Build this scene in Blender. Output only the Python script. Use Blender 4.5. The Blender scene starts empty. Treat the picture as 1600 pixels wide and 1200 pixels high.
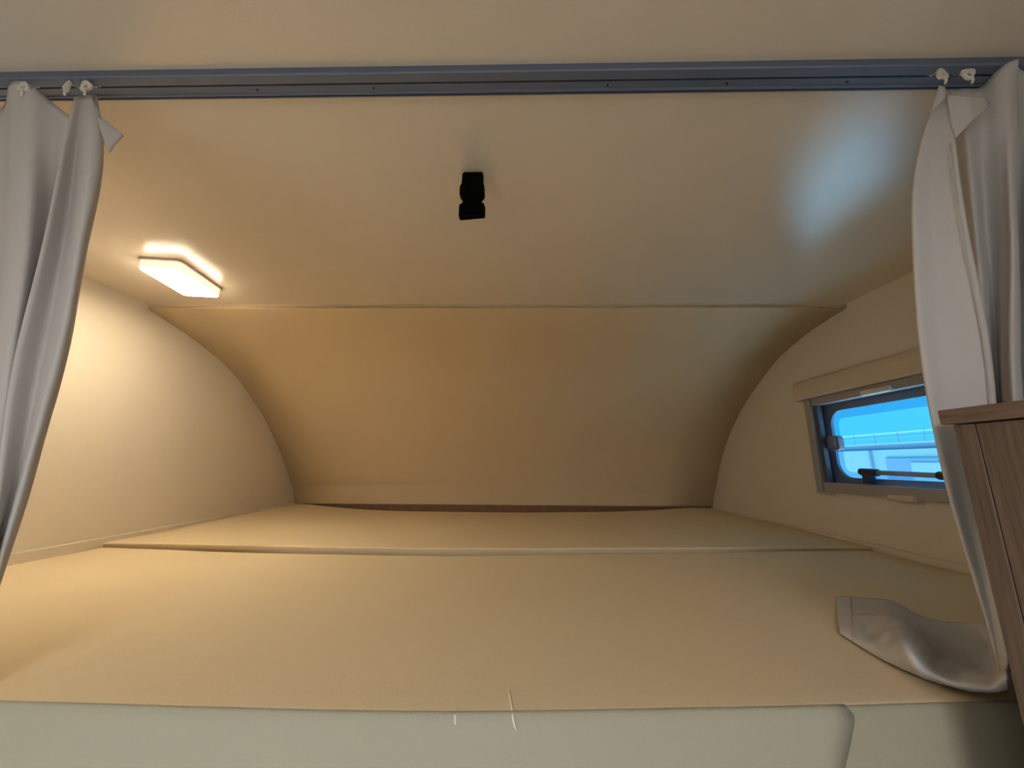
import bpy, bmesh, math, random
from mathutils import Vector, Matrix
random.seed(4)
sc = bpy.context.scene
col = sc.collection
ZC = 1.6            # eye height above the cabin floor; heights below are measured from it

# ------------------------------------------------------------------ camera
cam = bpy.data.cameras.new('camera'); camo = bpy.data.objects.new('camera', cam); col.objects.link(camo)
cam.sensor_width = 36; cam.lens = 36*587.27/1600; cam.clip_start = 0.01
R_ = Vector((0.99976, 0.02034, 0.00788)); U_ = Vector((-0.00352, -0.2064, 0.97846)); F_ = Vector((-0.02152, 0.97826, 0.20628))
m = Matrix((R_, U_, -F_)).transposed().to_4x4(); m.translation = (0, 0, ZC)
camo.matrix_world = m
sc.camera = camo

# ------------------------------------------------------------------ world, sun, daylight, exposure
sc.view_settings.view_transform = 'Standard'; sc.view_settings.look = 'None'
sc.view_settings.gamma = 1; sc.view_settings.use_curve_mapping = False
sc.view_settings.exposure = 0.35
w = bpy.data.worlds.new('sky'); sc.world = w; w.use_nodes = True
bg = w.node_tree.nodes['Background']; bg.inputs[0].default_value = (0.20, 0.80, 1.0, 1); bg.inputs[1].default_value = 1.0
sun = bpy.data.lights.new('sun', 'SUN'); sun.energy = 19; sun.angle = 0.02; sun.color = (1, .93, .80)
suno = bpy.data.objects.new('sun', sun); col.objects.link(suno)
suno.location = (5, 4, 8); suno.rotation_euler = Vector((.10, .62, .75)).to_track_quat('Z', 'Y').to_euler()

def daylight(name, loc, target, sx, sy, power, color):
    l = bpy.data.lights.new(name, 'AREA'); l.shape = 'RECTANGLE'; l.size = sx; l.size_y = sy; l.energy = power; l.color = color
    o = bpy.data.objects.new(name, l); col.objects.link(o); o.location = loc
    o.rotation_euler = (Vector(loc)-Vector(target)).to_track_quat('Z', 'Y').to_euler(); return o
# daylight entering through the two side windows of the cabin, behind the camera; the overhead light is added
daylight('daylight_left_window', (-1.12, -1.2, 1.35), (0, -1.2, 0.6), 0.9, 0.5, 2.5, (0.90, 0.95, 1.0))
daylight('daylight_right_window', (0.94, -1.2, 1.35), (0, -1.2, 0.6), 0.9, 0.5, 2.5, (0.90, 0.95, 1.0))
daylight('added_overhead_fill', (-0.1, -1.3, 2.055), (-0.1, -1.3, 0), 0.5, 0.5, 27, (0.90, 0.93, 1.0))  # added fill under the closed ceiling, bouncing up off the floor

# ------------------------------------------------------------------ helpers
def tag(o, label=None, cat=None, group=None, kind=None):
    if label: o['label'] = label
    if cat: o['category'] = cat
    if group: o['group'] = group
    if kind: o['kind'] = kind
    return o

def link(name, verts, faces, mat, parent=None, smooth=False, kind=None, bevel=0, weld=False):
    """one mesh object; heights are relative to eye height"""
    me = bpy.data.meshes.new(name)
    me.from_pydata([(v[0], v[1], v[2]+ZC) for v in verts], [], faces); me.update()
    if weld:
        bm = bmesh.new(); bm.from_mesh(me); bmesh.ops.remove_doubles(bm, verts=bm.verts, dist=1e-5)
        bmesh.ops.recalc_face_normals(bm, faces=bm.faces); bm.to_mesh(me); bm.free()
    o = bpy.data.objects.new(name, me); col.objects.link(o); me.materials.append(mat)
    if smooth:
        for p in me.polygons: p.use_smooth = True
    if bevel:
        b = o.modifiers.new('bevel', 'BEVEL'); b.width = bevel; b.segments = 3; b.limit_method = 'ANGLE'; b.angle_limit = math.radians(35)
    if parent: attach(o, parent)
    if kind: o['kind'] = kind
    return o

def attach(o, parent):
    o.parent = parent
    o.matrix_parent_inverse = Matrix.Translation(-Vector(parent.location)) if parent.type == 'EMPTY' else Matrix()

def empty(name, loc, label, cat, group=None):
    o = bpy.data.objects.new(name, None); col.objects.link(o); o.location = (loc[0], loc[1], loc[2]+ZC); o.empty_display_size = .03
    return tag(o, label, cat, group)

class MB:
    def __init__(s): s.v = []; s.f = []
    def add(s, v, f):
        n = len(s.v); s.v += [tuple(q) for q in v]; s.f += [tuple(i+n for i in q) for q in f]
    def box(s, x0, x1, y0, y1, z0, z1):
        s.add([(x, y, z) for x in (x0, x1) for y in (y0, y1) for z in (z0, z1)],
              [(0,1,3,2), (4,6,7,5), (0,4,5,1), (2,3,7,6), (0,2,6,4), (1,5,7,3)])
    def prism(s, poly, axis, a, b):
        """extrude a closed 2D polygon (other two coordinates in order) along axis from a to b"""
        n = len(poly)
        def P(q, t): l = list(q); l.insert(axis, t); return l
        s.add([P(q, a) for q in poly]+[P(q, b) for q in poly],
              [tuple(range(n))[::-1], tuple(range(n, 2*n))]+[(i, (i+1) % n, (i+1) % n+n, i+n) for i in range(n)])
    def ring(s, outer, inner, axis, a, b):
        """plate with a hole: outer and inner loops of equal length"""
        n = len(outer)
        def P(q, t): l = list(q); l.insert(axis, t); return l
        v = [P(q, a) for q in outer]+[P(q, a) for q in inner]+[P(q, b) for q in outer]+[P(q, b) for q in inner]
        f = []
        for i in range(n):
            j = (i+1) % n
            f += [(i, j, n+j, n+i), (2*n+i, 3*n+i, 3*n+j, 2*n+j), (i, 2*n+i, 2*n+j, j), (n+i, n+j, 3*n+j, 3*n+i)]
        s.add(v, f)
    def tube(s, pts, r, n=12, caps=True):
        pts = [Vector(p) for p in pts]; rr = r if isinstance(r, (list, tuple)) else [r]*len(pts)
        v = []; f = []
        for i, p in enumerate(pts):
            d = (pts[min(i+1, len(pts)-1)]-pts[max(i-1, 0)]).normalized()
            a = d.orthogonal().normalized() if i == 0 else (a-d*a.dot(d)).normalized()
            b = d.cross(a)
            for k in range(n):
                t = 2*math.pi*k/n; v.append(p+(a*math.cos(t)+b*math.sin(t))*rr[i])
        for i in range(len(pts)-1):
            for k in range(n):
                f.append((i*n+k, i*n+(k+1) % n, (i+1)*n+(k+1) % n, (i+1)*n+k))
        if caps: f += [tuple(range(n))[::-1], tuple(range((len(pts)-1)*n, len(pts)*n))]
        s.add(v, f)
    def build(s, name, mat, parent=None, **k): return link(name, s.v, s.f, mat, parent, **k)

def rrect(a0, a1, b0, b1, r, seg=8):
    """rounded rectangle in 2D, counter-clockwise"""
    out = []
    for cx, cy, t0 in ((a1-r, b1-r, 0), (a0+r, b1-r, 90), (a0+r, b0+r, 180), (a1-r, b0+r, 270)):
        for k in range(seg+1):
            t = math.radians(t0+90*k/seg); out.append((cx+r*math.cos(t), cy+r*math.sin(t)))
    return out

def interp(x, pts):
    if x <= pts[0][0]: return pts[0][1]
    for (a, b), (c, d) in zip(pts, pts[1:]):
        if x <= c:
            t = (x-a)/(c-a); return b+(d-b)*t
    return pts[-1][1]

def cr(p0, p1, p2, p3, t):
    return tuple(0.5*((2*b)+(-a+c)*t+(2*a-5*b+4*c-d)*t*t+(-a+3*b-3*c+d)*t**3) for a, b, c, d in zip(p0, p1, p2, p3))
def spline(pts, n):
    out = []
    for i in range(len(pts)-1):
        p0 = pts[max(i-1, 0)]; p3 = pts[min(i+2, len(pts)-1)]
        for k in range(n): out.append(cr(p0, pts[i], pts[i+1], p3, k/n))
    out.append(tuple(pts[-1])); return out
def smooth_grid(rows, na, nb):
    """rows: list of equally long point lists -> finer grid through them"""
    a = [spline(r, nb) for r in rows]
    cols_ = [spline([r[j] for r in a], na) for j in range(len(a[0]))]
    return [[c[i] for c in cols_] for i in range(len(cols_[0]))]
def grid_mb(mb, g):
    n = len(g); k = len(g[0])
    mb.add([p for r in g for p in r], [(i*k+j, i*k+j+1, (i+1)*k+j+1, (i+1)*k+j) for i in range(n-1) for j in range(k-1)])

# ------------------------------------------------------------------ materials
def mat(name, color, rough=.6, spec=.5, metal=0, bump=0, bscale=200, vary=0, vscale=8, **kw):
    m_ = bpy.data.materials.new(name); m_.use_nodes = True; nt = m_.node_tree; b = nt.nodes['Principled BSDF']
    b.inputs['Base Color'].default_value = (*color, 1); b.inputs['Roughness'].default_value = rough
    b.inputs['Metallic'].default_value = metal; b.inputs['Specular IOR Level'].default_value = spec
    for k, v in kw.items(): b.inputs[k.replace('_', ' ')].default_value = v
    tc = nt.nodes.new('ShaderNodeTexCoord')
    if bump:
        n = nt.nodes.new('ShaderNodeTexNoise'); n.inputs['Scale'].default_value = bscale; n.inputs['Detail'].default_value = 3
        nt.links.new(tc.outputs['Object'], n.inputs['Vector'])
        bp = nt.nodes.new('ShaderNodeBump'); bp.inputs['Strength'].default_value = bump; bp.inputs['Distance'].default_value = .002
        nt.links.new(n.outputs['Fac'], bp.inputs['Height']); nt.links.new(bp.outputs[0], b.inputs['Normal'])
    if vary:
        n = nt.nodes.new('ShaderNodeTexNoise'); n.inputs['Scale'].default_value = vscale; n.inputs['Detail'].default_value = 4
        nt.links.new(tc.outputs['Object'], n.inputs['Vector'])
        mx = nt.nodes.new('ShaderNodeMix'); mx.data_type = 'RGBA'
        mx.inputs['A'].default_value = (*[c*(1-vary) for c in color], 1); mx.inputs['B'].default_value = (*[min(1, c*(1+vary)) for c in color], 1)
        nt.links.new(n.outputs['Fac'], mx.inputs['Factor']); nt.links.new(mx.outputs['Result'], b.inputs['Base Color'])
    return m_

def wood(name, c1, c2, stretch, scale=14):
    m_ = mat(name, c1, .5, .4); nt = m_.node_tree; b = nt.nodes['Principled BSDF']
    tc = nt.nodes.new('ShaderNodeTexCoord'); mp = nt.nodes.new('ShaderNodeMapping'); mp.inputs['Scale'].default_value = stretch
    nt.links.new(tc.outputs['Object'], mp.inputs['Vector'])
    n = nt.nodes.new('ShaderNodeTexNoise'); n.inputs['Scale'].default_value = scale; n.inputs['Detail'].default_value = 8; n.inputs['Roughness'].default_value = .65; n.inputs['Distortion'].default_value = .6
    nt.links.new(mp.outputs[0], n.inputs['Vector'])
    r = nt.nodes.new('ShaderNodeValToRGB'); e = r.color_ramp.elements
    e[0].position = .32; e[0].color = (*c2, 1); e[1].position = .62; e[1].color = (*c1, 1)
    d = e.new(.44); d.color = (*[(a+b_)*.5 for a, b_ in zip(c1, c2)], 1)
    nt.links.new(n.outputs['Fac'], r.inputs[0]); nt.links.new(r.outputs[0], b.inputs['Base Color'])
    bp = nt.nodes.new('ShaderNodeBump'); bp.inputs['Strength'].default_value = .25; bp.inputs['Distance'].default_value = .001
    nt.links.new(n.outputs['Fac'], bp.inputs['Height']); nt.links.new(bp.outputs[0], b.inputs['Normal'])
    return m_

M_ceil = mat('ceiling_panel', (.74, .65, .525), .14, .9, bump=.12, bscale=700)
M_wall = mat('wall_panel', (.76, .68, .56), .5, .4, bump=.15, bscale=600)
M_nose = mat('nose_panel', (.74, .59, .39), .42, .4, bump=.12, bscale=700)
M_trim = mat('trim_plastic', (.74, .66, .54), .4)
M_foam = mat('mattress_cover', (.78, .64, .42), .95, .1, bump=.35, bscale=900, vary=.03, vscale=3)
M_flap = mat('mattress_front_cloth', (.46, .435, .33), .95, .1, bump=.35, bscale=900)
M_border = mat('mattress_border_cloth', (.42, .385, .28), .95, .1, bump=.35, bscale=900)
M_crease = mat('pale_crease', (.86, .80, .66), .9)  # pale colour for the white creases in the mattress cover
M_cloth = mat('curtain_cloth', (.68, .64, .61), .9, .15, bump=.4, bscale=1400)
_nt = M_cloth.node_tree; _b = _nt.nodes['Principled BSDF']; _o = _nt.nodes['Material Output']
_t = _nt.nodes.new('ShaderNodeBsdfTranslucent'); _t.inputs[0].default_value = (.62, .56, .50, 1)
_m = _nt.nodes.new('ShaderNodeMixShader'); _m.inputs[0].default_value = .14
_nt.links.new(_b.outputs[0], _m.inputs[1]); _nt.links.new(_t.outputs[0], _m.inputs[2]); _nt.links.new(_m.outputs[0], _o.inputs[0])
M_alu = mat('anodised_aluminium', (.15, .18, .26), .45, .5, metal=.35)
M_black = mat('black_plastic', (.002, .002, .002), .8, .05)
M_dark = mat('dark_screw', (.05, .05, .06), .4, metal=.5)
M_white = mat('white_plastic', (.72, .68, .60), .4)
M_blind = mat('blind_cassette', (.66, .55, .42), .45)
M_rail = mat('grey_blind_channel', (.36, .33, .32), .45)
M_liner = mat('slate_window_liner', (.07, .08, .11), .5)
M_rubber = mat('dark_rubber_seal', (.02, .03, .05), .5)
M_pframe = mat('smoked_window_border', (.14, .18, .28), .3)
M_latch = mat('grey_latch_plastic', (.20, .19, .24), .45)
M_arm = mat('stay_arm_grey', (.30, .34, .42), .4)
M_brown = mat('dark_brown_board', (.20, .10, .05), .6, vary=.3, vscale=30)
M_wood = wood('grey_oak_laminate', (.175, .125, .095), (.085, .060, .046), (16, 16, .7))
M_woodt = wood('grey_oak_edging', (.20, .130, .098), (.11, .070, .052), (10, .8, 14))
M_floor = wood('floor_laminate', (.60, .57, .52), (.48, .45, .40), (1, .15, 1), 20)
M_lens = mat('lamp_lens', (1, .95, .85)); M_side = mat('lamp_side', (.9, .7, .6))
for mm, c, s in ((M_lens, (1, .835, .60), 54), (M_side, (1, .70, .52), .9)):
    b = mm.node_tree.nodes['Principled BSDF']; b.inputs['Emission Color'].default_value = (*c, 1); b.inputs['Emission Strength'].default_value = s

def pane_mat(name, color, fac):
    m_ = bpy.data.materials.new(name); m_.use_nodes = True; nt = m_.node_tree; nt.nodes.clear()
    o = nt.nodes.new('ShaderNodeOutputMaterial'); t = nt.nodes.new('ShaderNodeBsdfTransparent'); t.inputs[0].default_value = (*color, 1)
    g = nt.nodes.new('ShaderNodeBsdfGlossy'); g.inputs['Roughness'].default_value = .05
    fr = nt.nodes.new('ShaderNodeMixShader'); fr.inputs[0].default_value = fac
    nt.links.new(t.outputs[0], fr.inputs[1]); nt.links.new(g.outputs[0], fr.inputs[2]); nt.links.new(fr.outputs[0], o.inputs[0]); return m_
M_pane = pane_mat('tinted_acrylic', (.52, .82, 1.0), .04)
M_pane2 = pane_mat('acrylic_rim', (.70, .84, .92), .03)
M_out = mat('pale_render', (.50, .56, .58), .8); M_out2 = mat('grey_facade_panel', (.30, .38, .50), .8)
M_ground = mat('pale_concrete', (.78, .66, .68), .9, vary=.08); M_post = mat('galvanised_rail', (.35, .42, .5), .5, metal=.3)
LEFT_DRAPE = [
    [(-1.0185, 0.3771, 0.4555), (-1.0123, 0.3854, 0.3895), (-0.9958, 0.3897, 0.3211), (-0.9778, 0.3928, 0.2550), (-0.9615, 0.3959, 0.1918), (-0.9500, 0.3999, 0.1317), (-0.9423, 0.4046, 0.0742), (-0.9374, 0.4101, 0.0185), (-0.9349, 0.4165, -0.0356), (-0.9348, 0.4236, -0.0887), (-0.9374, 0.4315, -0.1411), (-0.9426, 0.4403, -0.1931), (-0.8656, 0.4100, -0.2235)],
    [(-0.9020, 0.3702, 0.4555), (-0.8778, 0.3696, 0.3818), (-0.8494, 0.3668, 0.3091), (-0.8309, 0.3676, 0.2443), (-0.8189, 0.3706, 0.1845), (-0.8105, 0.3745, 0.1278), (-0.8053, 0.3793, 0.0733), (-0.8025, 0.3848, 0.0207), (-0.8017, 0.3912, -0.0306), (-0.8032, 0.3983, -0.0810), (-0.8072, 0.4064, -0.1308), (-0.8135, 0.4152, -0.1805), (-0.7976, 0.4124, -0.2235)],
    [(-0.8364, 0.3818, 0.4501), (-0.8313, 0.3891, 0.3837), (-0.8228, 0.3946, 0.3175), (-0.8110, 0.3980, 0.2523), (-0.8000, 0.4012, 0.1896), (-0.7929, 0.4051, 0.1300), (-0.7890, 0.4099, 0.0728), (-0.7873, 0.4154, 0.0174), (-0.7874, 0.4217, -0.0365), (-0.7896, 0.4288, -0.0893), (-0.7945, 0.4367, -0.1415), (-0.8016, 0.4453, -0.1933), (-0.7386, 0.4145, -0.2235)],
    [(-0.7570, 0.3738, 0.4555), (-0.7299, 0.3695, 0.3782), (-0.7068, 0.3668, 0.3064), (-0.6919, 0.3676, 0.2423), (-0.6828, 0.3707, 0.1832), (-0.6777, 0.3746, 0.1270), (-0.6760, 0.3793, 0.0731), (-0.6764, 0.3849, 0.0209), (-0.6785, 0.3912, -0.0299), (-0.6822, 0.3984, -0.0799), (-0.6876, 0.4064, -0.1294), (-0.6945, 0.4152, -0.1787), (-0.6887, 0.4163, -0.2235)],
    [(-0.6717, 0.3853, 0.4377), (-0.6661, 0.3953, 0.3752), (-0.6576, 0.4018, 0.3111), (-0.6481, 0.4054, 0.2469), (-0.6405, 0.4086, 0.1851), (-0.6360, 0.4126, 0.1261), (-0.6339, 0.4173, 0.0695), (-0.6338, 0.4228, 0.0146), (-0.6354, 0.4291, -0.0388), (-0.6386, 0.4361, -0.0913), (-0.6437, 0.4439, -0.1431), (-0.6503, 0.4525, -0.1945), (-0.5979, 0.4196, -0.2235)],
    [(-0.6319, 0.3665, 0.4555), (-0.6246, 0.3752, 0.3916), (-0.6044, 0.3748, 0.3199), (-0.5905, 0.3763, 0.2543), (-0.5814, 0.3794, 0.1930), (-0.5755, 0.3833, 0.1349), (-0.5724, 0.3880, 0.0791), (-0.5722, 0.3935, 0.0253), (-0.5741, 0.3999, -0.0271), (-0.5778, 0.4071, -0.0785), (-0.5839, 0.4152, -0.1294), (-0.5918, 0.4241, -0.1800), (-0.5821, 0.4202, -0.2235)],
    [(-0.6099, 0.3685, 0.4555), (-0.5960, 0.3728, 0.3872), (-0.5751, 0.3712, 0.3153), (-0.5616, 0.3724, 0.2502), (-0.5539, 0.3754, 0.1899), (-0.5499, 0.3793, 0.1326), (-0.5484, 0.3840, 0.0777), (-0.5490, 0.3896, 0.0246), (-0.5511, 0.3960, -0.0271), (-0.5551, 0.4032, -0.0779), (-0.5613, 0.4112, -0.1281), (-0.5694, 0.4201, -0.1782), (-0.5664, 0.4207, -0.2235)],
    [(-0.5910, 0.3808, 0.4403), (-0.5836, 0.3860, 0.3737), (-0.5766, 0.3901, 0.3083), (-0.5708, 0.3932, 0.2449), (-0.5678, 0.3963, 0.1843), (-0.5671, 0.4003, 0.1265), (-0.5673, 0.4050, 0.0709), (-0.5684, 0.4105, 0.0172), (-0.5706, 0.4168, -0.0353), (-0.5741, 0.4239, -0.0867), (-0.5787, 0.4318, -0.1376), (-0.5846, 0.4404, -0.1881), (-0.5538, 0.4212, -0.2235)],
    [(-0.5704, 0.3850, 0.4279), (-0.5718, 0.3932, 0.3654), (-0.5712, 0.3984, 0.3019), (-0.5705, 0.4016, 0.2391), (-0.5724, 0.4049, 0.1790), (-0.5755, 0.4089, 0.1214), (-0.5779, 0.4136, 0.0661), (-0.5806, 0.4191, 0.0124), (-0.5837, 0.4253, -0.0399), (-0.5870, 0.4323, -0.0913), (-0.5909, 0.4401, -0.1420), (-0.5959, 0.4486, -0.1925), (-0.5538, 0.4212, -0.2235)],
    [(-0.5587, 0.3736, 0.4422), (-0.5418, 0.3673, 0.3654), (-0.5311, 0.3640, 0.2956), (-0.5288, 0.3649, 0.2337), (-0.5307, 0.3680, 0.1766), (-0.5328, 0.3719, 0.1221), (-0.5344, 0.3767, 0.0697), (-0.5354, 0.3822, 0.0189), (-0.5361, 0.3885, -0.0306), (-0.5374, 0.3956, -0.0793), (-0.5398, 0.4036, -0.1275), (-0.5434, 0.4123, -0.1755), (-0.5475, 0.4214, -0.2235)],
    [(-0.5548, 0.3781, 0.4513), (-0.5425, 0.3790, 0.3795), (-0.5341, 0.3805, 0.3114), (-0.5300, 0.3828, 0.2476), (-0.5287, 0.3859, 0.1872), (-0.5291, 0.3898, 0.1297), (-0.5308, 0.3945, 0.0745), (-0.5347, 0.4001, 0.0211), (-0.5420, 0.4064, -0.0309), (-0.5511, 0.4135, -0.0821), (-0.5599, 0.4215, -0.1327), (-0.5687, 0.4302, -0.1830), (-0.5538, 0.4212, -0.2235)],
    [(-0.5414, 0.3755, 0.4491), (-0.5186, 0.3726, 0.3742), (-0.5039, 0.3713, 0.3047), (-0.4983, 0.3727, 0.2416), (-0.4979, 0.3758, 0.1828), (-0.5003, 0.3798, 0.1268), (-0.5050, 0.3845, 0.0730), (-0.5122, 0.3900, 0.0209), (-0.5219, 0.3964, -0.0299), (-0.5325, 0.4035, -0.0799), (-0.5419, 0.4115, -0.1294), (-0.5513, 0.4202, -0.1786), (-0.5506, 0.4213, -0.2235)],
    [(-0.5366, 0.3791, 0.4502), (-0.5145, 0.3816, 0.3799), (-0.5056, 0.3842, 0.3126), (-0.5057, 0.3868, 0.2488), (-0.5063, 0.3899, 0.1881), (-0.5067, 0.3939, 0.1302), (-0.5111, 0.3986, 0.0747), (-0.5199, 0.4041, 0.0209), (-0.5299, 0.4105, -0.0315), (-0.5415, 0.4176, -0.0830), (-0.5542, 0.4255, -0.1340), (-0.5669, 0.4343, -0.1847), (-0.5506, 0.4213, -0.2235)],
    [(-0.5470, 0.3835, 0.4555), (-0.5420, 0.3984, 0.3958), (-0.5426, 0.4080, 0.3317), (-0.5455, 0.4128, 0.2655), (-0.5457, 0.4159, 0.2006), (-0.5456, 0.4199, 0.1388), (-0.5499, 0.4246, 0.0796), (-0.5587, 0.4301, 0.0222), (-0.5686, 0.4365, -0.0335), (-0.5795, 0.4436, -0.0882), (-0.5909, 0.4515, -0.1422), (-0.6013, 0.4603, -0.1957), (-0.5488, 0.4214, -0.2235)],
]
RIGHT_DRAPE_A = [
    [(0.5104, 0.3856, 0.4412), (0.4935, 0.3983, 0.3840), (0.4821, 0.4079, 0.3244), (0.4735, 0.4127, 0.2624), (0.4667, 0.4158, 0.2013), (0.4630, 0.4196, 0.1431), (0.4629, 0.4243, 0.0872), (0.4661, 0.4297, 0.0331), (0.4728, 0.4359, -0.0194), (0.4835, 0.4429, -0.0708), (0.4968, 0.4506, -0.1215), (0.5092, 0.4592, -0.1718), (0.5184, 0.4683, -0.2219)],
    [(0.5015, 0.3795, 0.4437), (0.4716, 0.3825, 0.3776), (0.4515, 0.3857, 0.3138), (0.4404, 0.3885, 0.2526), (0.4339, 0.3915, 0.1941), (0.4306, 0.3954, 0.1384), (0.4307, 0.4000, 0.0849), (0.4340, 0.4054, 0.0332), (0.4407, 0.4117, -0.0171), (0.4514, 0.4188, -0.0664), (0.4648, 0.4266, -0.1151), (0.4782, 0.4353, -0.1635), (0.4893, 0.4446, -0.2119)],
    [(0.5047, 0.3785, 0.4462), (0.4841, 0.3800, 0.3782), (0.4678, 0.3820, 0.3132), (0.4569, 0.3844, 0.2518), (0.4501, 0.3874, 0.1936), (0.4461, 0.3913, 0.1381), (0.4450, 0.3959, 0.0848), (0.4468, 0.4014, 0.0333), (0.4516, 0.4077, -0.0168), (0.4599, 0.4148, -0.0660), (0.4703, 0.4227, -0.1146), (0.4797, 0.4315, -0.1629), (0.4861, 0.4408, -0.2112)],
    [(0.5054, 0.3765, 0.4419), (0.4884, 0.3752, 0.3718), (0.4757, 0.3748, 0.3057), (0.4683, 0.3765, 0.2450), (0.4641, 0.3795, 0.1881), (0.4617, 0.3834, 0.1339), (0.4614, 0.3881, 0.0819), (0.4622, 0.3936, 0.0315), (0.4634, 0.3999, -0.0176), (0.4662, 0.4070, -0.0658), (0.4705, 0.4150, -0.1135), (0.4753, 0.4237, -0.1610), (0.4792, 0.4331, -0.2085)],
    [(0.5032, 0.3746, 0.4285), (0.4898, 0.3699, 0.3573), (0.4796, 0.3676, 0.2918), (0.4752, 0.3688, 0.2330), (0.4749, 0.3719, 0.1785), (0.4760, 0.3758, 0.1264), (0.4758, 0.3805, 0.0764), (0.4737, 0.3859, 0.0279), (0.4716, 0.3922, -0.0195), (0.4710, 0.3993, -0.0662), (0.4717, 0.4072, -0.1124), (0.4729, 0.4158, -0.1585), (0.4739, 0.4251, -0.2046)],
    [(0.5054, 0.3776, 0.4301), (0.4978, 0.3777, 0.3628), (0.4917, 0.3787, 0.2990), (0.4885, 0.3808, 0.2395), (0.4880, 0.3839, 0.1833), (0.4887, 0.3878, 0.1297), (0.4883, 0.3925, 0.0781), (0.4859, 0.3980, 0.0282), (0.4835, 0.4043, -0.0206), (0.4826, 0.4113, -0.0685), (0.4832, 0.4192, -0.1159), (0.4846, 0.4278, -0.1632), (0.4861, 0.4371, -0.2104)],
]
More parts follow.
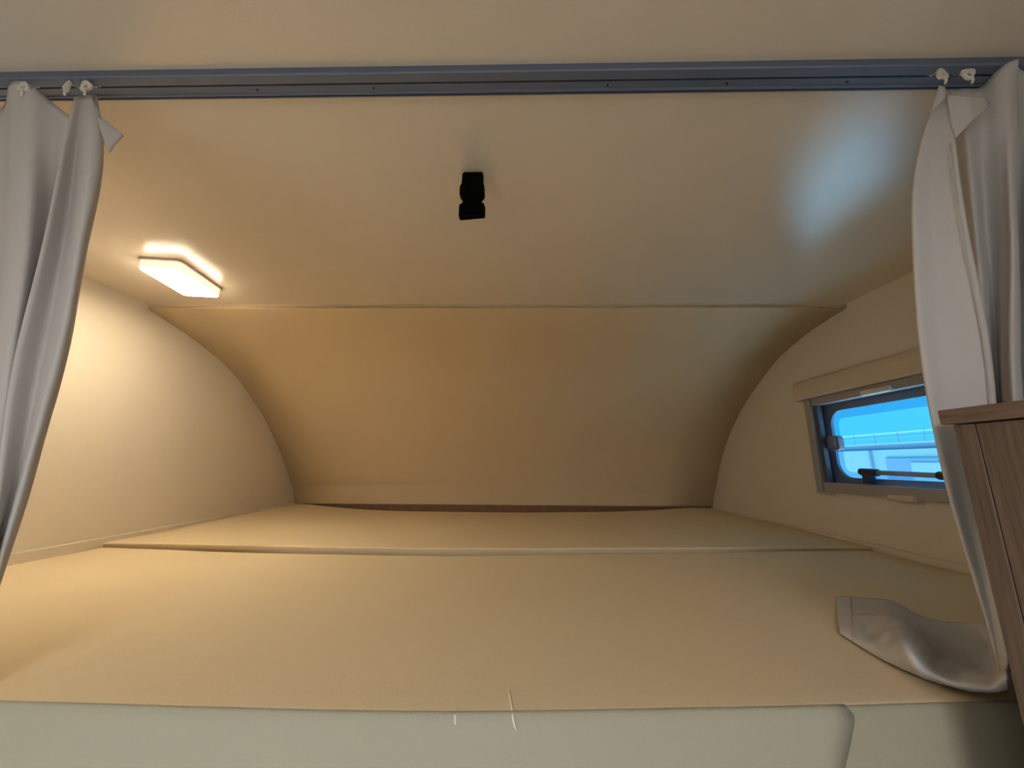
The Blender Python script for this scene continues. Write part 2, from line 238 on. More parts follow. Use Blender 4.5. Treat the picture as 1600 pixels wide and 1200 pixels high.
RIGHT_DRAPE_B = [
    [(0.5283, 0.3885, 0.4521), (0.5388, 0.4018, 0.3946), (0.5453, 0.4129, 0.3356), (0.5435, 0.4184, 0.2734), (0.5379, 0.4214, 0.2115), (0.5335, 0.4251, 0.1525), (0.5301, 0.4296, 0.0959), (0.5274, 0.4349, 0.0413), (0.5256, 0.4409, -0.0119), (0.5248, 0.4478, -0.0639), (0.5252, 0.4554, -0.1152), (0.5265, 0.4638, -0.1660), (0.5286, 0.4728, -0.2167)],
    [(0.5370, 0.3840, 0.4485), (0.5348, 0.3906, 0.3857), (0.5319, 0.3966, 0.3240), (0.5264, 0.4004, 0.2628), (0.5202, 0.4033, 0.2035), (0.5153, 0.4070, 0.1469), (0.5116, 0.4115, 0.0926), (0.5090, 0.4168, 0.0402), (0.5075, 0.4229, -0.0109), (0.5070, 0.4297, -0.0610), (0.5077, 0.4374, -0.1104), (0.5093, 0.4458, -0.1594), (0.5117, 0.4548, -0.2084)],
    [(0.5584, 0.3855, 0.4518), (0.5563, 0.3941, 0.3904), (0.5537, 0.4019, 0.3295), (0.5477, 0.4063, 0.2679), (0.5410, 0.4092, 0.2075), (0.5353, 0.4130, 0.1499), (0.5301, 0.4175, 0.0947), (0.5261, 0.4228, 0.0414), (0.5237, 0.4288, -0.0106), (0.5225, 0.4357, -0.0614), (0.5224, 0.4433, -0.1116), (0.5234, 0.4518, -0.1614), (0.5251, 0.4608, -0.2110)],
    [(0.5586, 0.3685, 0.4555), (0.5659, 0.3826, 0.4008), (0.5554, 0.3850, 0.3342), (0.5449, 0.3876, 0.2712), (0.5340, 0.3905, 0.2112), (0.5240, 0.3942, 0.1542), (0.5164, 0.3987, 0.0996), (0.5118, 0.4040, 0.0468), (0.5093, 0.4101, -0.0044), (0.5080, 0.4171, -0.0547), (0.5080, 0.4249, -0.1042), (0.5090, 0.4335, -0.1535), (0.5109, 0.4428, -0.2026)],
    [(0.5608, 0.3584, 0.4555), (0.5737, 0.3777, 0.4073), (0.5560, 0.3769, 0.3372), (0.5413, 0.3776, 0.2725), (0.5297, 0.3801, 0.2126), (0.5199, 0.3838, 0.1560), (0.5121, 0.3882, 0.1018), (0.5070, 0.3936, 0.0495), (0.5041, 0.3997, -0.0013), (0.5028, 0.4068, -0.0511), (0.5027, 0.4147, -0.1003), (0.5037, 0.4234, -0.1491), (0.5055, 0.4328, -0.1980)],
    [(0.5665, 0.3550, 0.4555), (0.5896, 0.3821, 0.4159), (0.5742, 0.3844, 0.3471), (0.5613, 0.3871, 0.2823), (0.5500, 0.3900, 0.2207), (0.5404, 0.3936, 0.1622), (0.5329, 0.3981, 0.1062), (0.5276, 0.4034, 0.0522), (0.5242, 0.4096, -0.0002), (0.5223, 0.4167, -0.0515), (0.5216, 0.4246, -0.1021), (0.5221, 0.4334, -0.1523), (0.5235, 0.4428, -0.2024)],
    [(0.5666, 0.3585, 0.4555), (0.6063, 0.3968, 0.4267), (0.6054, 0.4091, 0.3647), (0.6012, 0.4181, 0.3015), (0.5909, 0.4221, 0.2361), (0.5807, 0.4258, 0.1731), (0.5725, 0.4302, 0.1128), (0.5666, 0.4356, 0.0549), (0.5627, 0.4417, -0.0014), (0.5602, 0.4488, -0.0563), (0.5591, 0.4567, -0.1103), (0.5591, 0.4654, -0.1638), (0.5600, 0.4748, -0.2171)],
    [(0.5917, 0.3675, 0.4555), (0.6159, 0.3957, 0.4150), (0.6125, 0.4061, 0.3531), (0.6055, 0.4130, 0.2900), (0.5946, 0.4165, 0.2263), (0.5846, 0.4201, 0.1653), (0.5767, 0.4246, 0.1069), (0.5709, 0.4299, 0.0506), (0.5670, 0.4361, -0.0040), (0.5646, 0.4430, -0.0574), (0.5634, 0.4509, -0.1101), (0.5634, 0.4595, -0.1622), (0.5643, 0.4688, -0.2141)],
    [(0.6094, 0.3606, 0.4555), (0.6206, 0.3786, 0.4059), (0.6020, 0.3784, 0.3366), (0.5865, 0.3796, 0.2724), (0.5745, 0.3822, 0.2126), (0.5651, 0.3858, 0.1560), (0.5576, 0.3903, 0.1017), (0.5519, 0.3956, 0.0494), (0.5484, 0.4018, -0.0014), (0.5471, 0.4088, -0.0512), (0.5473, 0.4167, -0.1004), (0.5488, 0.4254, -0.1493), (0.5512, 0.4348, -0.1981)],
    [(0.6563, 0.3684, 0.4555), (0.6812, 0.3937, 0.4120), (0.6778, 0.4029, 0.3497), (0.6700, 0.4091, 0.2868), (0.6580, 0.4125, 0.2239), (0.6471, 0.4161, 0.1637), (0.6381, 0.4206, 0.1061), (0.6311, 0.4259, 0.0505), (0.6269, 0.4321, -0.0034), (0.6251, 0.4390, -0.0562), (0.6252, 0.4469, -0.1082), (0.6265, 0.4555, -0.1597), (0.6288, 0.4648, -0.2111)],
    [(0.6896, 0.3617, 0.4555), (0.6993, 0.3777, 0.4038), (0.6780, 0.3769, 0.3344), (0.6608, 0.3776, 0.2705), (0.6479, 0.3802, 0.2112), (0.6379, 0.3838, 0.1551), (0.6302, 0.3883, 0.1014), (0.6243, 0.3936, 0.0496), (0.6206, 0.3998, -0.0008), (0.6188, 0.4068, -0.0502), (0.6187, 0.4147, -0.0990), (0.6199, 0.4234, -0.1475), (0.6222, 0.4328, -0.1959)],
    [(0.7427, 0.3682, 0.4555), (0.7649, 0.3904, 0.4093), (0.7574, 0.3978, 0.3460), (0.7469, 0.4031, 0.2833), (0.7335, 0.4064, 0.2214), (0.7219, 0.4101, 0.1622), (0.7126, 0.4145, 0.1055), (0.7054, 0.4198, 0.0508), (0.7005, 0.4260, -0.0023), (0.6976, 0.4330, -0.0543), (0.6965, 0.4408, -0.1055), (0.6969, 0.4495, -0.1563), (0.6984, 0.4588, -0.2070)],
]
RIGHT_FLOP = [
    [(0.5593, 0.7361, -0.2250), (0.5161, 0.6817, -0.2230), (0.4742, 0.6285, -0.2230), (0.4502, 0.5970, -0.2240), (0.4421, 0.5865, -0.2260)],
    [(0.5826, 0.7308, -0.2240), (0.5233, 0.6586, -0.2180), (0.4705, 0.5949, -0.2170), (0.4438, 0.5630, -0.2210), (0.4378, 0.5563, -0.2260)],
    [(0.6020, 0.7191, -0.2220), (0.5232, 0.6279, -0.2130), (0.4642, 0.5599, -0.2130), (0.4365, 0.5276, -0.2180), (0.4350, 0.5263, -0.2260)],
    [(0.6188, 0.7044, -0.2200), (0.5143, 0.5891, -0.2050), (0.4441, 0.5111, -0.2020), (0.4308, 0.4958, -0.2140), (0.4348, 0.5004, -0.2250)],
    [(0.6129, 0.6725, -0.2190), (0.4997, 0.5511, -0.1990), (0.4267, 0.4727, -0.1930), (0.4196, 0.4650, -0.2070), (0.4362, 0.4834, -0.2240)],
    [(0.5997, 0.6359, -0.2190), (0.5012, 0.5339, -0.2030), (0.4410, 0.4722, -0.2010), (0.4247, 0.4560, -0.2090), (0.4391, 0.4721, -0.2240)],
    [(0.6040, 0.6097, -0.2170), (0.5385, 0.5480, -0.2150), (0.4919, 0.5049, -0.2210), (0.4383, 0.4515, -0.2120), (0.4473, 0.4616, -0.2240)],
    [(0.6207, 0.5878, -0.2110), (0.5780, 0.5520, -0.2190), (0.5192, 0.5013, -0.2230), (0.4475, 0.4356, -0.2090), (0.4591, 0.4487, -0.2230)],
    [(0.6102, 0.5514, -0.1990), (0.5971, 0.5435, -0.2170), (0.5276, 0.4849, -0.2170), (0.4549, 0.4214, -0.2030), (0.4766, 0.4432, -0.2210)],
    [(0.5862, 0.5144, -0.1840), (0.5464, 0.4825, -0.1890), (0.4847, 0.4320, -0.1890), (0.4439, 0.3989, -0.1890), (0.4845, 0.4373, -0.2150)],
]
FLAP_LEFT = [(-0.5359, 0.3760, 0.4447), (-0.5180, 0.3720, 0.4130), (-0.4894, 0.3800, 0.3910), (-0.4926, 0.3770, 0.3769), (-0.4932, 0.3740, 0.3594), (-0.5070, 0.3710, 0.3885)]
FLAP_RIGHT = [(0.4994, 0.3720, 0.4274), (0.5147, 0.3660, 0.4184), (0.5435, 0.3720, 0.4222), (0.5402, 0.3700, 0.4064), (0.5078, 0.3640, 0.3810), (0.4905, 0.3680, 0.3629), (0.4926, 0.3700, 0.3876)]
TAIL_RIGHT = [(0.4909, 0.3700, 0.4381), (0.4969, 0.3700, 0.4324), (0.4907, 0.3680, 0.4174), (0.4748, 0.3720, 0.4015)]
# G1 [-0.6367  0.378   0.4675]
# G2 [-0.5755  0.378   0.4645]
# G3 [-0.5523  0.378   0.4651]
# G4 [0.5075 0.378  0.4645]
# G5 [0.5411 0.378  0.463 ]
# t1 [-0.0093  0.4483 -0.232 ]
# t2 [-0.0074  0.4241 -0.232 ]
# t3 [-0.0035  0.412  -0.2357]
# t4 [-0.0613  0.412  -0.2306]
# t5 [-0.0586  0.412  -0.2353]
# screws [-0.333   0.3728  0.459 ]
# s [-0.185   0.3732  0.459 ]
# s [0.1067 0.371  0.459 ]
# s [0.2533 0.3715 0.459 ]
# s [0.3985 0.3698 0.459 ]
# spot [-0.4187  0.6266 -0.232 ]
# ------------------------------------------------------------------ shell
XL, XR, ZT = -1.1405, 0.959, 0.467
YB, YR, FL = 2.00, -3.0, -ZC

def holed_wall(name, x0, x1, holes):
    ys = sorted({YR, YB+.12} | {h[0] for h in holes} | {h[1] for h in holes}); zs = sorted({FL, ZT+.04} | {h[2] for h in holes} | {h[3] for h in holes})
    v = []; f = []; idx = {}
    def V(x, y, z):
        if (x, y, z) not in idx: idx[(x, y, z)] = len(v); v.append((x, y, z))
        return idx[(x, y, z)]
    def solid(i, j):
        if i < 0 or j < 0 or i >= len(ys)-1 or j >= len(zs)-1: return False
        cy, cz = (ys[i]+ys[i+1])/2, (zs[j]+zs[j+1])/2
        return not any(h[0] < cy < h[1] and h[2] < cz < h[3] for h in holes)
    for i in range(len(ys)-1):
        for j in range(len(zs)-1):
            if not solid(i, j): continue
            a, b, c, d = ys[i], ys[i+1], zs[j], zs[j+1]
            f.append((V(x0,a,c), V(x0,a,d), V(x0,b,d), V(x0,b,c))); f.append((V(x1,a,c), V(x1,b,c), V(x1,b,d), V(x1,a,d)))
            if not solid(i-1, j): f.append((V(x0,a,c), V(x1,a,c), V(x1,a,d), V(x0,a,d)))
            if not solid(i+1, j): f.append((V(x0,b,c), V(x0,b,d), V(x1,b,d), V(x1,b,c)))
            if not solid(i, j-1): f.append((V(x0,a,c), V(x0,b,c), V(x1,b,c), V(x1,a,c)))
            if not solid(i, j+1): f.append((V(x0,a,d), V(x1,a,d), V(x1,b,d), V(x0,b,d)))
    return link(name, v, f, M_wall, kind='structure')
WY0, WY1, WZ0, WZ1 = 0.80, 1.245, -0.065, 0.205
holed_wall('wall_left', XL-.035, XL, [(-1.65, -.75, -.5, .0)])
holed_wall('wall_right', XR, XR+.035, [(WY0, WY1, WZ0, WZ1), (-1.65, -.75, -.5, .0)])
for n, x0, x1 in ((2, XL-.03, XL-.005), (3, XR+.005, XR+.03)):      # cabin side windows behind the camera
    o = MB(); o.ring(rrect(-1.65, -.75, -.5, .0, .001, 4), rrect(-1.60, -.80, -.45, -.05, .04, 4), 0, x0, x1)
    wn = o.build('window_%d' % n, M_rail, kind='structure')
    o = MB(); o.box((x0+x1)/2-.002, (x0+x1)/2+.002, -1.61, -.79, -.46, -.04); o.build('pane', M_pane2, wn)
m_ = MB(); m_.box(XL-.035, XR+.035, YR-.03, YR, FL, ZT+.04); m_.build('wall_rear', M_wall, kind='structure')
m_ = MB(); m_.box(XL-.035, XR+.035, YR-.03, YB+.12, FL-.04, FL); m_.build('floor', M_floor, kind='structure')
m_ = MB(); m_.box(XL-.035, XR+.035, YR-.03, 1.062, ZT, ZT+.04); m_.build('ceiling', M_ceil, kind='structure')
m_ = MB(); m_.box(XL, XR, YB+.02, YB+.05, FL, ZT+.04); m_.build('wall_front', M_wall, kind='structure')
# curved front panel of the alcove
PL = [(1.055, .4668), (1.062, .4655), (1.13, .450), (1.219, .430), (1.373, .380), (1.48, .325), (1.58, .257), (1.665, .190), (1.741, .117), (1.815, .040), (1.872, -.030), (1.915, -.090), (1.940, -.118), (1.962, -.165), (1.977, -.207)]
PR = [(1.055, .4668), (1.062, .4660), (1.13, .457), (1.216, .444), (1.350, .407), (1.44, .367), (1.521, .322), (1.610, .268), (1.683, .211), (1.758, .145), (1.818, .076), (1.880, -.010), (1.917, -.073), (1.955, -.135), (1.983, -.201)]
rows = []
for i in range(9):
    t = i/8; rows.append([(XL+(XR-XL)*t, a[0]*(1-t)+b[0]*t, a[1]*(1-t)+b[1]*t) for a, b in zip(PL, PR)])
g = [spline(r, 5) for r in rows]
m_ = MB(); grid_mb(m_, g)
nose = m_.build('wall_nose', M_nose, smooth=True, kind='structure')
s = nose.modifiers.new('solid', 'SOLIDIFY'); s.thickness = .012; s.offset = 1
m_ = MB(); m_.box(XL+.004, XR-.004, 1.0550, 1.0605, ZT-.0011, ZT+.001); m_.build('trim_1', M_trim, bevel=.0004, kind='structure')
# dark wooden board behind the mattress
m_ = MB(); m_.box(XL+.001, XR-.001, 1.972, 1.992, -.40, -.205); m_.build('trim_2', M_brown, kind='structure')
# ledges along the side walls
m_ = MB(); m_.prism(rrect(XL, XL+.011, -.30, -.206, .003, 3), 1, .30, 1.968)
m_.build('baseboard_left', M_trim, smooth=False, kind='structure')
m_ = MB(); m_.prism(rrect(XR-.013, XR, -.30, -.205, .004, 3), 1, .30, 1.968)
m_.build('baseboard_right', M_trim, kind='structure')

# ------------------------------------------------------------------ bed
def slab(xs, y0, y1, z0, z1, bottom, r, under=0, ends=.006):
    """upholstered pad: y0(x), y1(x) edges, z0(x), z1(x) top heights at these edges"""
    g = []; n = 7; NT = 30
    for q, x in enumerate(xs):
        e = ends*(1 if q in (0, len(xs)-1) else .25 if q in (1, len(xs)-2) else 0)
        a, b, za, zb = y0(x)+e, y1(x)-e, z0(x)-e, z1(x)-e; ring = []
        ring.append((x, a+under, bottom)); ring.append((x, a-.002+under, za-.035))
        if under: ring.append((x, a+under*.85, za-.020))
        for k in range(n): t = math.pi/2*k/(n-1); ring.append((x, a+r-r*math.cos(t), za-r+r*math.sin(t)))
        for k in range(1, NT):
            t = k/NT; y = a+r+(b-a-2*r)*t
            ring.append((x, y, za+(zb-za)*t+.0016*math.sin(7*x+5*y)*math.sin(math.pi*t)+.0012*math.sin(3.1*x-11*y+1)*math.sin(math.pi*t)))
        for k in range(n): t = math.pi/2*k/(n-1); ring.append((x, b-r+r*math.sin(t), zb-r+r*math.cos(t)))
        ring.append((x, b, bottom)); g.append(ring)
    k = len(g[0]); v = [p for r_ in g for p in r_]; f = []
    for i in range(len(g)-1):
        for j in range(k): f.append((i*k+j, i*k+(j+1) % k, (i+1)*k+(j+1) % k, (i+1)*k+j))
    f += [tuple(range(k)), tuple(range((len(g)-1)*k, len(g)*k))[::-1]]
    return v, f
XA, XB = XL+.012, XR-.014
xs = [XA, XA+.006]+[XA+.012+(XB-XA-.024)*i/90 for i in range(91)]+[XB-.006, XB]
FE = [(-1.14, .409), (-.505, .410), (-.25, .406), (-.07, .406), (.118, .419), (.376, .434), (.492, .444), (.96, .458)]
RE = [(-1.14, 1.058), (-.95, 1.050), (-.77, 1.030), (-.35, 1.025), (-.15, 1.023), (.064, 1.053), (.35, 1.080), (.687, 1.100), (.96, 1.085)]
fe = lambda x: sum(interp(x+d, FE) for d in (-.12, -.06, 0, .06, .12))/5
re = lambda x: sum(interp(x+d, RE) for d in (-.08, -.04, 0, .04, .08))/5
ZF = [(-1.14, -.228), (-.6, -.231), (.3, -.231), (.6, -.2275), (.96, -.2165)]
zf = lambda x: sum(interp(x+d, ZF) for d in (-.1, 0, .1))/3
v, f = slab(xs, fe, re, zf, lambda x: zf(x)-.0005, -.352, .008)
matt = link('mattress', v, f, M_foam, smooth=True)
tag(matt, 'large front section of the yellow cream mattress, filling the foreground beneath both curtains', 'mattress')
mb = MB(); g = []
for i in range(60):
    x = -1.10+(.326+1.10)*i/59; sl = 0 if i < 59 else 0
    y = fe(x); r = []
    for (dy, z) in ((-.0005, -.347), (-.0045, -.345), (-.0045, -.30), (-.0040, -.26), (-.0030, zf(x)-.0105), (-.0016, zf(x)-.0060), (.0004, zf(x)-.0020), (.0030, zf(x)+.0002)):
        xx = x-(0 if i < 55 else (i-54)/5*.45*max(0, (-.2352-z)))
        if i == 59: xx -= max(0, .006-(zf(x)+.0002-z)*.8)
        r.append((xx, y+dy, z))
    g.append(r)
grid_mb(mb, g)
fp = mb.build('front_panel', M_flap, matt, smooth=True)
s = fp.modifiers.new('solid', 'SOLIDIFY'); s.thickness = .0016; s.offset = 0
fp['label'] = 'paler cloth panel along the front edge'
g = []
for i in range(60):
    x = XA+.004+(XB-XA-.008)*i/59; y = fe(x)
    g.append([(x, y+dy, z) for dy, z in ((-.0002, -.351), (-.0030, -.345), (-.0030, -.29), (-.0018, -.25), (-.0009, zf(x)-.0095), (-.0002, zf(x)-.006), (.0014, zf(x)-.0026), (.0034, zf(x)-.0006))])
mb = MB(); grid_mb(mb, g); fb = mb.build('front_border', M_border, matt, smooth=True)
s = fb.modifiers.new('solid', 'SOLIDIFY'); s.thickness = .001; s.offset = 0
fb['label'] = 'olive grey cloth along the front side'
mb = MB(); mb.tube([(-.0093, .4483, -.2305), (-.0096, .438, -.2300), (-.0080, .4285, -.2302), (-.0068, .418, -.2300), (-.0058, .4105, -.2335), (-.0040, .4068, -.2385), (-.0020, .4063, -.2420)], [.0004, .0011, .0009, .0012, .0011, .0010, .0003], 8)
mb.build('crease_ridge', M_crease, matt, smooth=True)  # crease in the cover, its white look put into a pale raised ridge
mb = MB(); mb.tube([(-.0610, .414, -.2300), (-.0600, .4090, -.2330), (-.0592, .4067, -.2375), (-.0590, .4064, -.2390)], [.0004, .0010, .0010, .0003], 8)
mb.build('crease_ridge', M_crease, matt, smooth=True)  # second cover crease, also added as a pale ridge
TF = [(-1.14, -.2190), (-.766, -.2133), (-.347, -.2150), (-.149, -.2138), (.064, -.2178), (.687, -.2175), (.96, -.2095)]
TB = [(-1.14, -.205), (-1.07, -.209), (-.95, -.220), (-.80, -.2305), (-.6, -.2370), (0, -.2385), (.45, -.2310), (.68, -.220), (.82, -.208), (.90, -.206), (.96, -.209)]
tf = lambda x: sum(interp(x+d, TF) for d in (-.08, 0, .08))/3
tb = lambda x: sum(interp(x+d, TB) for d in (-.04, 0, .04))/3
v, f = slab(xs, lambda x: re(x)+.0015, lambda x: 1.955+.006*math.sin(3*x), tf, tb, -.352, .0035, .014)
rear = link('mattress', v, f, M_foam, smooth=True)
tag(rear, 'narrow rear section of the yellow cream mattress, against the curved front panel', 'mattress')
mb = MB(); mb.box(XL+.002, XR-.002, .47, 1.968, -.392, -.354)
o = mb.build('bed_board', M_woodt); tag(o, 'flat wooden bed board carrying the two yellow mattress sections', 'bed board')
for x in (XL+.004, XR-.044):
    mb = MB(); mb.box(x, x+.04, .50, 1.94, FL, -.392); o = mb.build('bed_support', M_woodt, o if False else None)
    attach(o, bpy.data.objects['bed_board'])

# ------------------------------------------------------------------ curtain rail
rail = empty('curtain_rail', (0, .377, ZT), 'blue-grey aluminium double curtain track screwed to the ceiling over the bed opening', 'curtain rail')
prof = [(.3610, 0), (.3610, -.0085), (.3622, -.0100), (.3728, -.0100), (.3736, -.0090), (.3736, -.0010), (.3764, -.0010), (.3764, -.0080), (.3852, -.0080), (.3860, -.0098), (.3880, -.0098), (.3880, -.0010), (.3908, -.0010), (.3908, -.0085), (.3925, -.0085), (.3925, 0)]
mb = MB(); mb.prism([(y, z+ZT) for y, z in prof], 0, XL+.003, XR-.003)
mb.build('track', M_alu, rail)
for x in (-.333, -.185, .107, .253, .398):
    mb = MB(); mb.tube([(x, .381, ZT-.0078), (x, .381, ZT-.0092)], .0013, 10); mb.build('screw', M_dark, rail)

# ------------------------------------------------------------------ curtains
def glider(x, parent, tw=0):
    mb = MB(); c = ZT-.0172; y0 = .366; n = 20; rnd = random.Random(int(x*1000))
    def R(k, r): t = 2*math.pi*k/n; return (x+r*math.cos(t)*.95, c+r*math.sin(t)*1.05)
    outer = [R(k, .0068+.0012*math.cos(3*2*math.pi*k/n+tw*4)+.0006*rnd.random()) for k in range(n)]
    inner = [(a+.0008, b-.0012) for a, b in (R(k, .0025) for k in range(n))]
    mb.ring(outer, inner, 1, y0-.0013, y0+.0013)
    mb.tube([(x, y0, c+.0055), (x-.0003, y0+.004, c+.0080), (x, .3750, c+.0090), (x, .3750, ZT-.0045)], .0014, 8)
    mb.box(x-.0055, x+.0055, .3741, .3760, ZT-.0072, ZT-.0052)
    mb.tube([(x+.001, y0-.001, c-.005), (x+.002, y0-.001, c-.010), (x+.0008, y0, c-.014)], [.0016, .0014, .0012], 8)
    mb.v = [(x+(a-x)*math.cos(tw*.4)-(b-.3750)*math.sin(tw*.4), .3750+(a-x)*math.sin(tw*.4)+(b-.3750)*math.cos(tw*.4), cc) for a, b, cc in mb.v]
    return mb.build('glider', M_white, parent, bevel=.0004)

def cloth(name, grids, parent, thick=.0012, m_=M_cloth):
    mb = MB()
    for g in grids: grid_mb(mb, g)
    o = mb.build(name, m_, parent, smooth=True)
    s = o.modifiers.new('solid', 'SOLIDIFY'); s.thickness = thick; s.offset = 0
    return o
def wrinkle(g, amp, seed):
    rnd = random.Random(seed); ph = [rnd.uniform(0, 6.28) for _ in range(6)]
    out = []
    for i, r in enumerate(g):
        q = []
        for j, p in enumerate(r):
            t = j/(len(r)-1)
            d = amp*(math.sin(38*p[0]+9*p[2]+ph[0])*math.sin(17*p[2]+ph[1])+.6*math.sin(70*p[0]-22*p[2]+ph[2])*math.exp(-7*t))
            q.append((p[0], p[1]+d, p[2]))
        out.append(q)
    return out
def fan(pts, nsub=6):
    """small sheet bounded by a closed outline: rings shrinking to its middle"""
    n = len(pts); c = tuple(sum(p[k] for p in pts)/n for k in range(3)); c = (c[0], c[1]-.003, c[2])
    loop = [tuple(a+(b-a)*q/3 for a, b in zip(pts[i], pts[(i+1) % n])) for i in range(n) for q in range(3)]
    v = []; f = []; L = len(loop)
    for s_ in range(nsub):
        t = 1-s_/nsub
        for p in loop: v.append(tuple(c[k]+(p[k]-c[k])*t for k in range(3)))
    v.append(c)
    for s_ in range(nsub-1):
        for j in range(L): f.append((s_*L+j, s_*L+(j+1) % L, (s_+1)*L+(j+1) % L, (s_+1)*L+j))
    for j in range(L): f.append(((nsub-1)*L+j, (nsub-1)*L+(j+1) % L, len(v)-1))
    return v, f
def flap(name, pts, parent):
    v, f = fan(pts); o = link(name, v, f, M_cloth, parent, smooth=True)
    s = o.modifiers.new('solid', 'SOLIDIFY'); s.thickness = .0014; s.offset = 0; return o

def hem_line(parent, fold, dx=0):
    mb = MB(); mb.tube([(p[0]+dx, p[1]-.0016, p[2]) for p in spline(fold, 4)], .0006, 6); mb.build('hem_seam', M_stitch, parent, smooth=True)
M_stitch = mat('hem_stitching', (.50, .44, .39), .9)
cl = empty('curtain', (-.60, .378, ZT-.012), 'off-white curtain hanging in folds from the left end of the ceiling rail', 'curtain')
cloth('drape', [wrinkle(smooth_grid(LEFT_DRAPE, 7, 5), .0012, 2)], cl)
flap('header_flap', FLAP_LEFT, cl)
for x, tw in ((-.615, .3), (-.557, -.7), (-.535, .1)): glider(x, cl, tw=tw)
for x in (-.80, -.93): glider(x, cl, tw=.3)
cr_ = empty('curtain', (.55, .378, ZT-.012), 'off-white curtain at the right end of the rail, its hem lying on the mattress', 'curtain')
cloth('drape', [wrinkle(smooth_grid(RIGHT_DRAPE_A, 7, 5), .0009, 5), wrinkle(smooth_grid(RIGHT_DRAPE_B, 7, 5), .0010, 9)], cr_)
mb = MB()
fg = smooth_grid(RIGHT_FLOP, 7, 7)
fg = [[(p[0], p[1], max(-.2275, p[2]+.0022*math.sin(95*p[0]+40*p[1]+2*math.sin(60*p[1]))*math.sin(math.pi*j/(len(r)-1))*min(1, i/12)+.0012*math.sin(210*p[1]-130*p[0])*min(1, i/12)*math.sin(math.pi*j/(len(r)-1)))) for j, p in enumerate(r)] for i, r in enumerate(fg)]
cloth('trailing_hem', [fg], cr_, .0016)
sm = fg[6]
mb.tube([(p[0], p[1], p[2]+.0010) for p in sm], .0010, 6); mb.build('hem_seam', M_stitch, cr_, smooth=True)
hem_line(cr_, RIGHT_DRAPE_A[4][1:9], -.006); flap('header_flap', FLAP_RIGHT, cr_); flap('header_flap', TAIL_RIGHT, cr_)
for x, tw in ((.4915, .3), (.524, -.35)): glider(x, cr_, tw=tw)
for x in (.66, .76): glider(x, cr_, tw=.3)

# ------------------------------------------------------------------ buckle hanging from the ceiling
bk = empty('strap_buckle', (-.079, .53, ZT), 'black plastic side-release buckle hanging from the ceiling above the bed', 'buckle')
def plate(outline, y0, y1, name, bev=.002):
    mb = MB(); mb.prism([(x-.0785, z) for x, z in outline], 1, y0, y1); return mb.build(name, M_black, bk, bevel=bev)
mb = MB(); mb.box(-.0945, -.0625, .5295, .5365, ZT-.012, ZT); mb.build('webbing', M_black, bk, bevel=.001)
T = ZT
plate([(-.0172, T-.0045), (-.006, T-.0025), (.006, T-.0025), (.0170, T-.0045), (.0172, T-.0200), (.0192, T-.0270), (.0200, T-.0430), (.0150, T-.0500), (-.0155, T-.0500), (-.0205, T-.0430), (-.0205, T-.0290), (-.0178, T-.0230)][::-1], .5265, .5395, 'socket_half')
plate([(-.0150, T-.0480), (.0145, T-.0480), (.0145, T-.0560), (.0195, T-.0600), (.0212, T-.0650), (.0212, T-.0805), (-.0185, T-.0845), (-.0205, T-.0825), (-.0205, T-.0620), (-.0150, T-.0575)][::-1], .5280, .5380, 'plug_half')
mb = MB(); mb.box(-.094, -.063, .5255, .5285, T-.078, T-.064); mb.build('strap_bar', M_black, bk, bevel=.001)

# ------------------------------------------------------------------ ceiling lamp
lc = Vector((-.8635, .868)); ang = math.radians(7.5)
lamp = empty('ceiling_lamp', (lc.x, lc.y, ZT), 'lit rectangular ceiling lamp with rounded corners, above the left end of the bed', 'lamp')
def place(poly): return [(lc.x+a*math.cos(ang)-b*math.sin(ang), lc.y+a*math.sin(ang)+b*math.cos(ang)) for a, b in poly]
def loft(loops, name, mt):
    v = []; f = []
    for poly, z in loops: v += [(x, y, z) for x, y in place(poly)]
    n = len(loops[0][0])
    for i in range(len(loops)-1):
        for j in range(n): f.append((i*n+j, i*n+(j+1) % n, (i+1)*n+(j+1) % n, (i+1)*n+j))
    f += [tuple(range(n))[::-1], tuple(range((len(loops)-1)*n, len(loops)*n))]
    return link(name, v, f, mt, lamp, smooth=False, weld=True)
q = lambda e: rrect(-.047+e, .047-e, -.078+e, .078-e, .012-e*.4, 6)
loft([(q(-.003), ZT), (q(-.003), ZT-.003), (q(-.0015), ZT-.0045), (q(.002), ZT-.0045)], 'base_plate', M_white)
loft([(q(.002), ZT-.0045), (q(.0005), ZT-.006), (q(.001), ZT-.021), (q(.002), ZT-.0230)], 'housing', M_side)
loft([(q(.003), ZT-.0230), (q(.002), ZT-.0240), (q(.003), ZT-.0260), (q(.005), ZT-.0268)], 'lens', M_lens)

# ------------------------------------------------------------------ alcove window in the right wall
win = empty('window_1', (XR, 1.0, -.07), None, None); win['kind'] = 'structure'
# blind cassette: rounded cover box above the opening
cas = [(XR, .276), (XR-.022, .276), (XR-.030, .268), (XR-.034, .255), (XR-.034, .218), (XR-.030, .212), (XR, .212)]
mb = MB(); mb.prism(cas, 1, WY0-.05, 1.268)
# rounded far end
n = len(cas); base = len(mb.v)
for k in range(1, 5):
    t = math.pi/2*k/4; y = 1.268+.014*math.sin(t); sc_ = 1-.45*(1-math.cos(t))
    mb.v += [(XR+(x-XR)*(.35+.65*math.cos(t)), y, .244+(z-.244)*sc_) for x, z in cas]
for k in range(4):
    a = (n if k == 0 else base+(k-1)*n); b_ = base+k*n
    for i in range(n): mb.f.append((a+i, a+(i+1) % n, b_+(i+1) % n, b_+i))
mb.f.append(tuple(range(base+3*n, base+4*n)))
mb.build('blind_cassette', M_blind, win, bevel=.002)
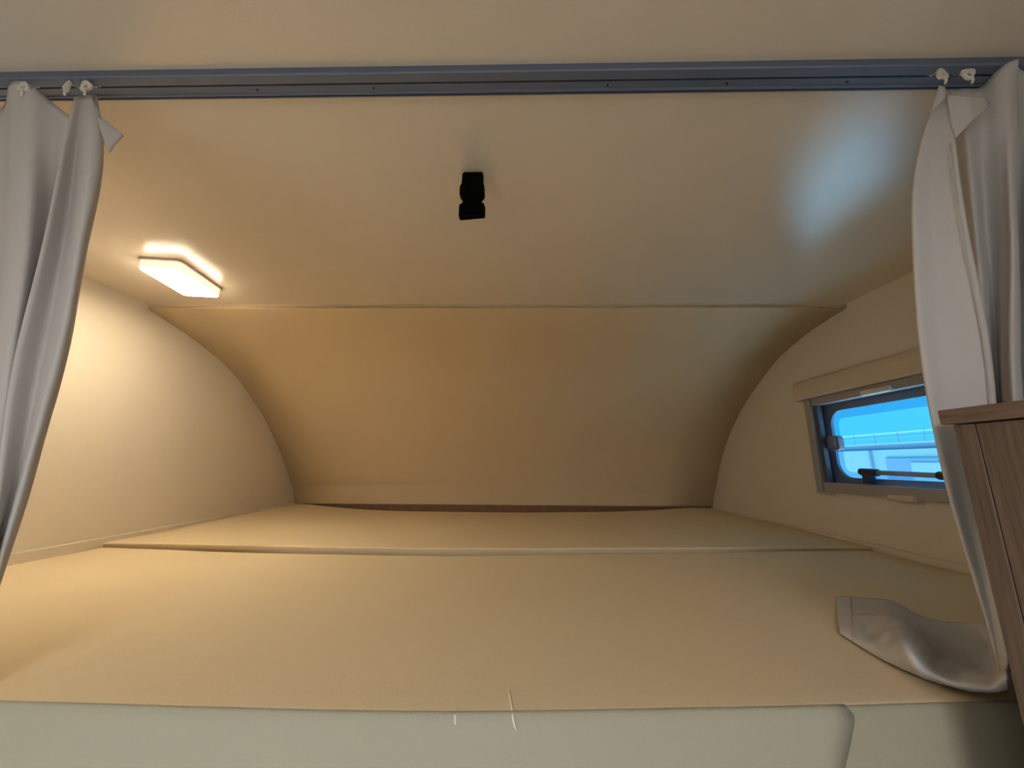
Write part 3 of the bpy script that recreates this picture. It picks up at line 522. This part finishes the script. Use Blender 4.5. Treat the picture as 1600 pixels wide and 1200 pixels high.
# side channel, head channel, sill channel of the blind
mb = MB(); mb.box(XR-.024, XR, 1.222, 1.246, -.078, .212)
mb.build('side_channel', M_rail, win, bevel=.0015)
mb = MB(); mb.box(XR-.016, XR-.0015, 1.204, 1.2185, -.050, .188); mb.build('guide_strip', M_liner, win, bevel=.001)
mb = MB(); mb.box(XR-.010, XR+.0, 1.219, 1.2225, -.070, .212); mb.build('brush_seal', M_rubber, win)
mb = MB(); mb.box(XR-.022, XR+.002, WY0-.02, 1.215, .188, .2115); mb.build('head_channel', M_rail, win, bevel=.0015)
mb = MB(); mb.box(XR-.020, XR+.002, WY0-.02, 1.221, -.078, -.050); mb.build('sill_channel', M_rail, win, bevel=.0015)
mb = MB(); mb.prism([(XR-.024, -.078), (XR, -.078), (XR, -.086), (XR-.008, -.088), (XR-.020, -.083)], 1, 1.205, 1.252); mb.build('corner_cap', M_blind, win, bevel=.001)
mb = MB(); mb.prism(rrect(XR-.034, XR-.021, .186, .200, .004, 3), 1, .945, 1.025); mb.build('blind_handle', M_white, win)
mb = MB(); mb.prism(rrect(XR-.030, XR-.018, -.084, -.070, .004, 3), 1, .945, 1.008); mb.build('blind_catch', M_blind, win)
# acrylic sash: smoked frame with rounded opening, pane, rim of the outer pane
def ringpart(name, o_, i_, x0, x1, mt):
    mb = MB(); mb.ring(o_, i_, 0, x0, x1); return mb.build(name, mt, win)
ringpart('seal', rrect(WY0, WY1, WZ0, WZ1, .004), rrect(WY0+.014, WY1-.014, WZ0+.012, WZ1-.014, .035), XR+.002, XR+.0125, M_liner)
ringpart('sash_frame', rrect(WY0+.005, WY1-.005, WZ0+.005, WZ1-.005, .02), rrect(WY0+.050, 1.196, -.034, .166, .045), XR+.013, XR+.021, M_pframe)
ringpart('pane_rim', rrect(WY0+.05, 1.20, -.038, .170, .045), rrect(WY0+.095, 1.183, -.018, .143, .020), XR+.0235, XR+.0255, M_pane2)
mb = MB(); mb.box(XR+.028, XR+.031, WY0+.002, WY1-.002, WZ0+.002, WZ1-.002); mb.build('pane', M_pane, win)
ringpart('reveal_liner', rrect(WY0+.0002, WY1-.0002, WZ0+.0002, WZ1-.0002, .003), rrect(WY0+.003, WY1-.003, WZ0+.003, WZ1-.003, .004), XR-.001, XR+.002, M_liner)
# latch and stay arm
mb = MB(); mb.prism(rrect(1.158, 1.202, .046, .090, .012, 5), 0, XR-.004, XR+.013); mb.box(XR-.010, XR-.003, 1.166, 1.190, .054, .082)
mb.build('latch', M_latch, win, bevel=.002)
mb = MB(); mb.tube([(XR-.004, 1.090, -.016), (XR-.004, .815, -.0215)], .0062, 14); a = mb.build('stay_arm', M_arm, win, smooth=True)
mb = MB(); mb.tube([(XR-.004, 1.100, -.0155), (XR-.004, 1.050, -.0168)], .0095, 14); mb.tube([(XR-.004, .900, -.020), (XR-.004, .880, -.0205)], .0095, 14)
mb.build('collar', M_rubber, a)
mb = MB(); mb.box(XR-.012, XR+.006, 1.068, 1.092, -.046, -.010); mb.build('arm_bracket', M_rubber, win, bevel=.003)

# ------------------------------------------------------------------ cabinet in front of the opening on the right
cab = empty('cabinet', (.6, .1, FL), 'tall grey-brown oak cabinet with an overhanging top, at the right edge of the frame', 'cabinet')
CX = .400
mb = MB(); mb.box(CX-.005, XR-.02, -.30, .362, .0385, .0520); mb.build('top_board', M_woodt, cab, bevel=.0012)
mb = MB(); mb.box(CX, CX+.016, -.29, .3385, FL+.002, .0375); mb.build('side_panel', M_wood, cab, bevel=.0006)
mb = MB(); mb.box(CX, XR-.02, .3395, .3560, FL+.002, .0375); mb.build('back_panel', M_wood, cab, bevel=.0006)
mb = MB(); mb.box(CX+.016, XR-.02, -.29, -.272, FL+.002, .0375); mb.build('door', M_wood, cab, bevel=.0008)

# ------------------------------------------------------------------ outside, seen through the tinted window
GZ = FL-.75
mb = MB(); mb.box(XR+.10, 30, -20, 40, GZ-.1, GZ); mb.build('ground', M_ground, kind='structure')
bl = empty('building', (6.3, 9, GZ), 'pale flat-roofed building with a ledge, outside beyond the bed window', 'building')
mb = MB(); mb.box(6.2, 9.0, 0, 22, GZ, .27); mb.box(6.2, 9, 0, 22, .36, .385); mb.build('facade', M_out, bl)
mb = MB(); mb.box(6.26, 9.0, .02, 21.9, .27, .36); mb.build('fascia_band', M_out2, bl)
for y0, y1 in ((5.2, 6.6), (3.2, 4.8)):
    mb = MB(); mb.box(6.17, 6.2, y0, y1, -1.2, .13); d = mb.build('panel', M_out2, bl)
    mb = MB(); mb.box(6.155, 6.17, y0+.12, y1-.42, -1.1, .06); mb.build('pane', M_out, d)
mb = MB(); mb.box(6.155, 6.2, 6.85, 6.88, -1.5, .27); mb.build('downpipe', M_post, bl)
gr = empty('guard_rail', (6.32, 9, .385), 'thin metal guard rail along the roof edge seen through the bed window', 'railing')
for z in (.49, .55):
    mb = MB(); mb.tube([(6.32, .5, z), (6.32, 21, z)], .009, 8); mb.build('rail', M_post, gr)
for i in range(36):
    y = 1.0+i*.42
    mb = MB(); mb.tube([(6.32, y, .3855), (6.32, y, .56)], .010, 8); mb.build('post', M_post, gr)
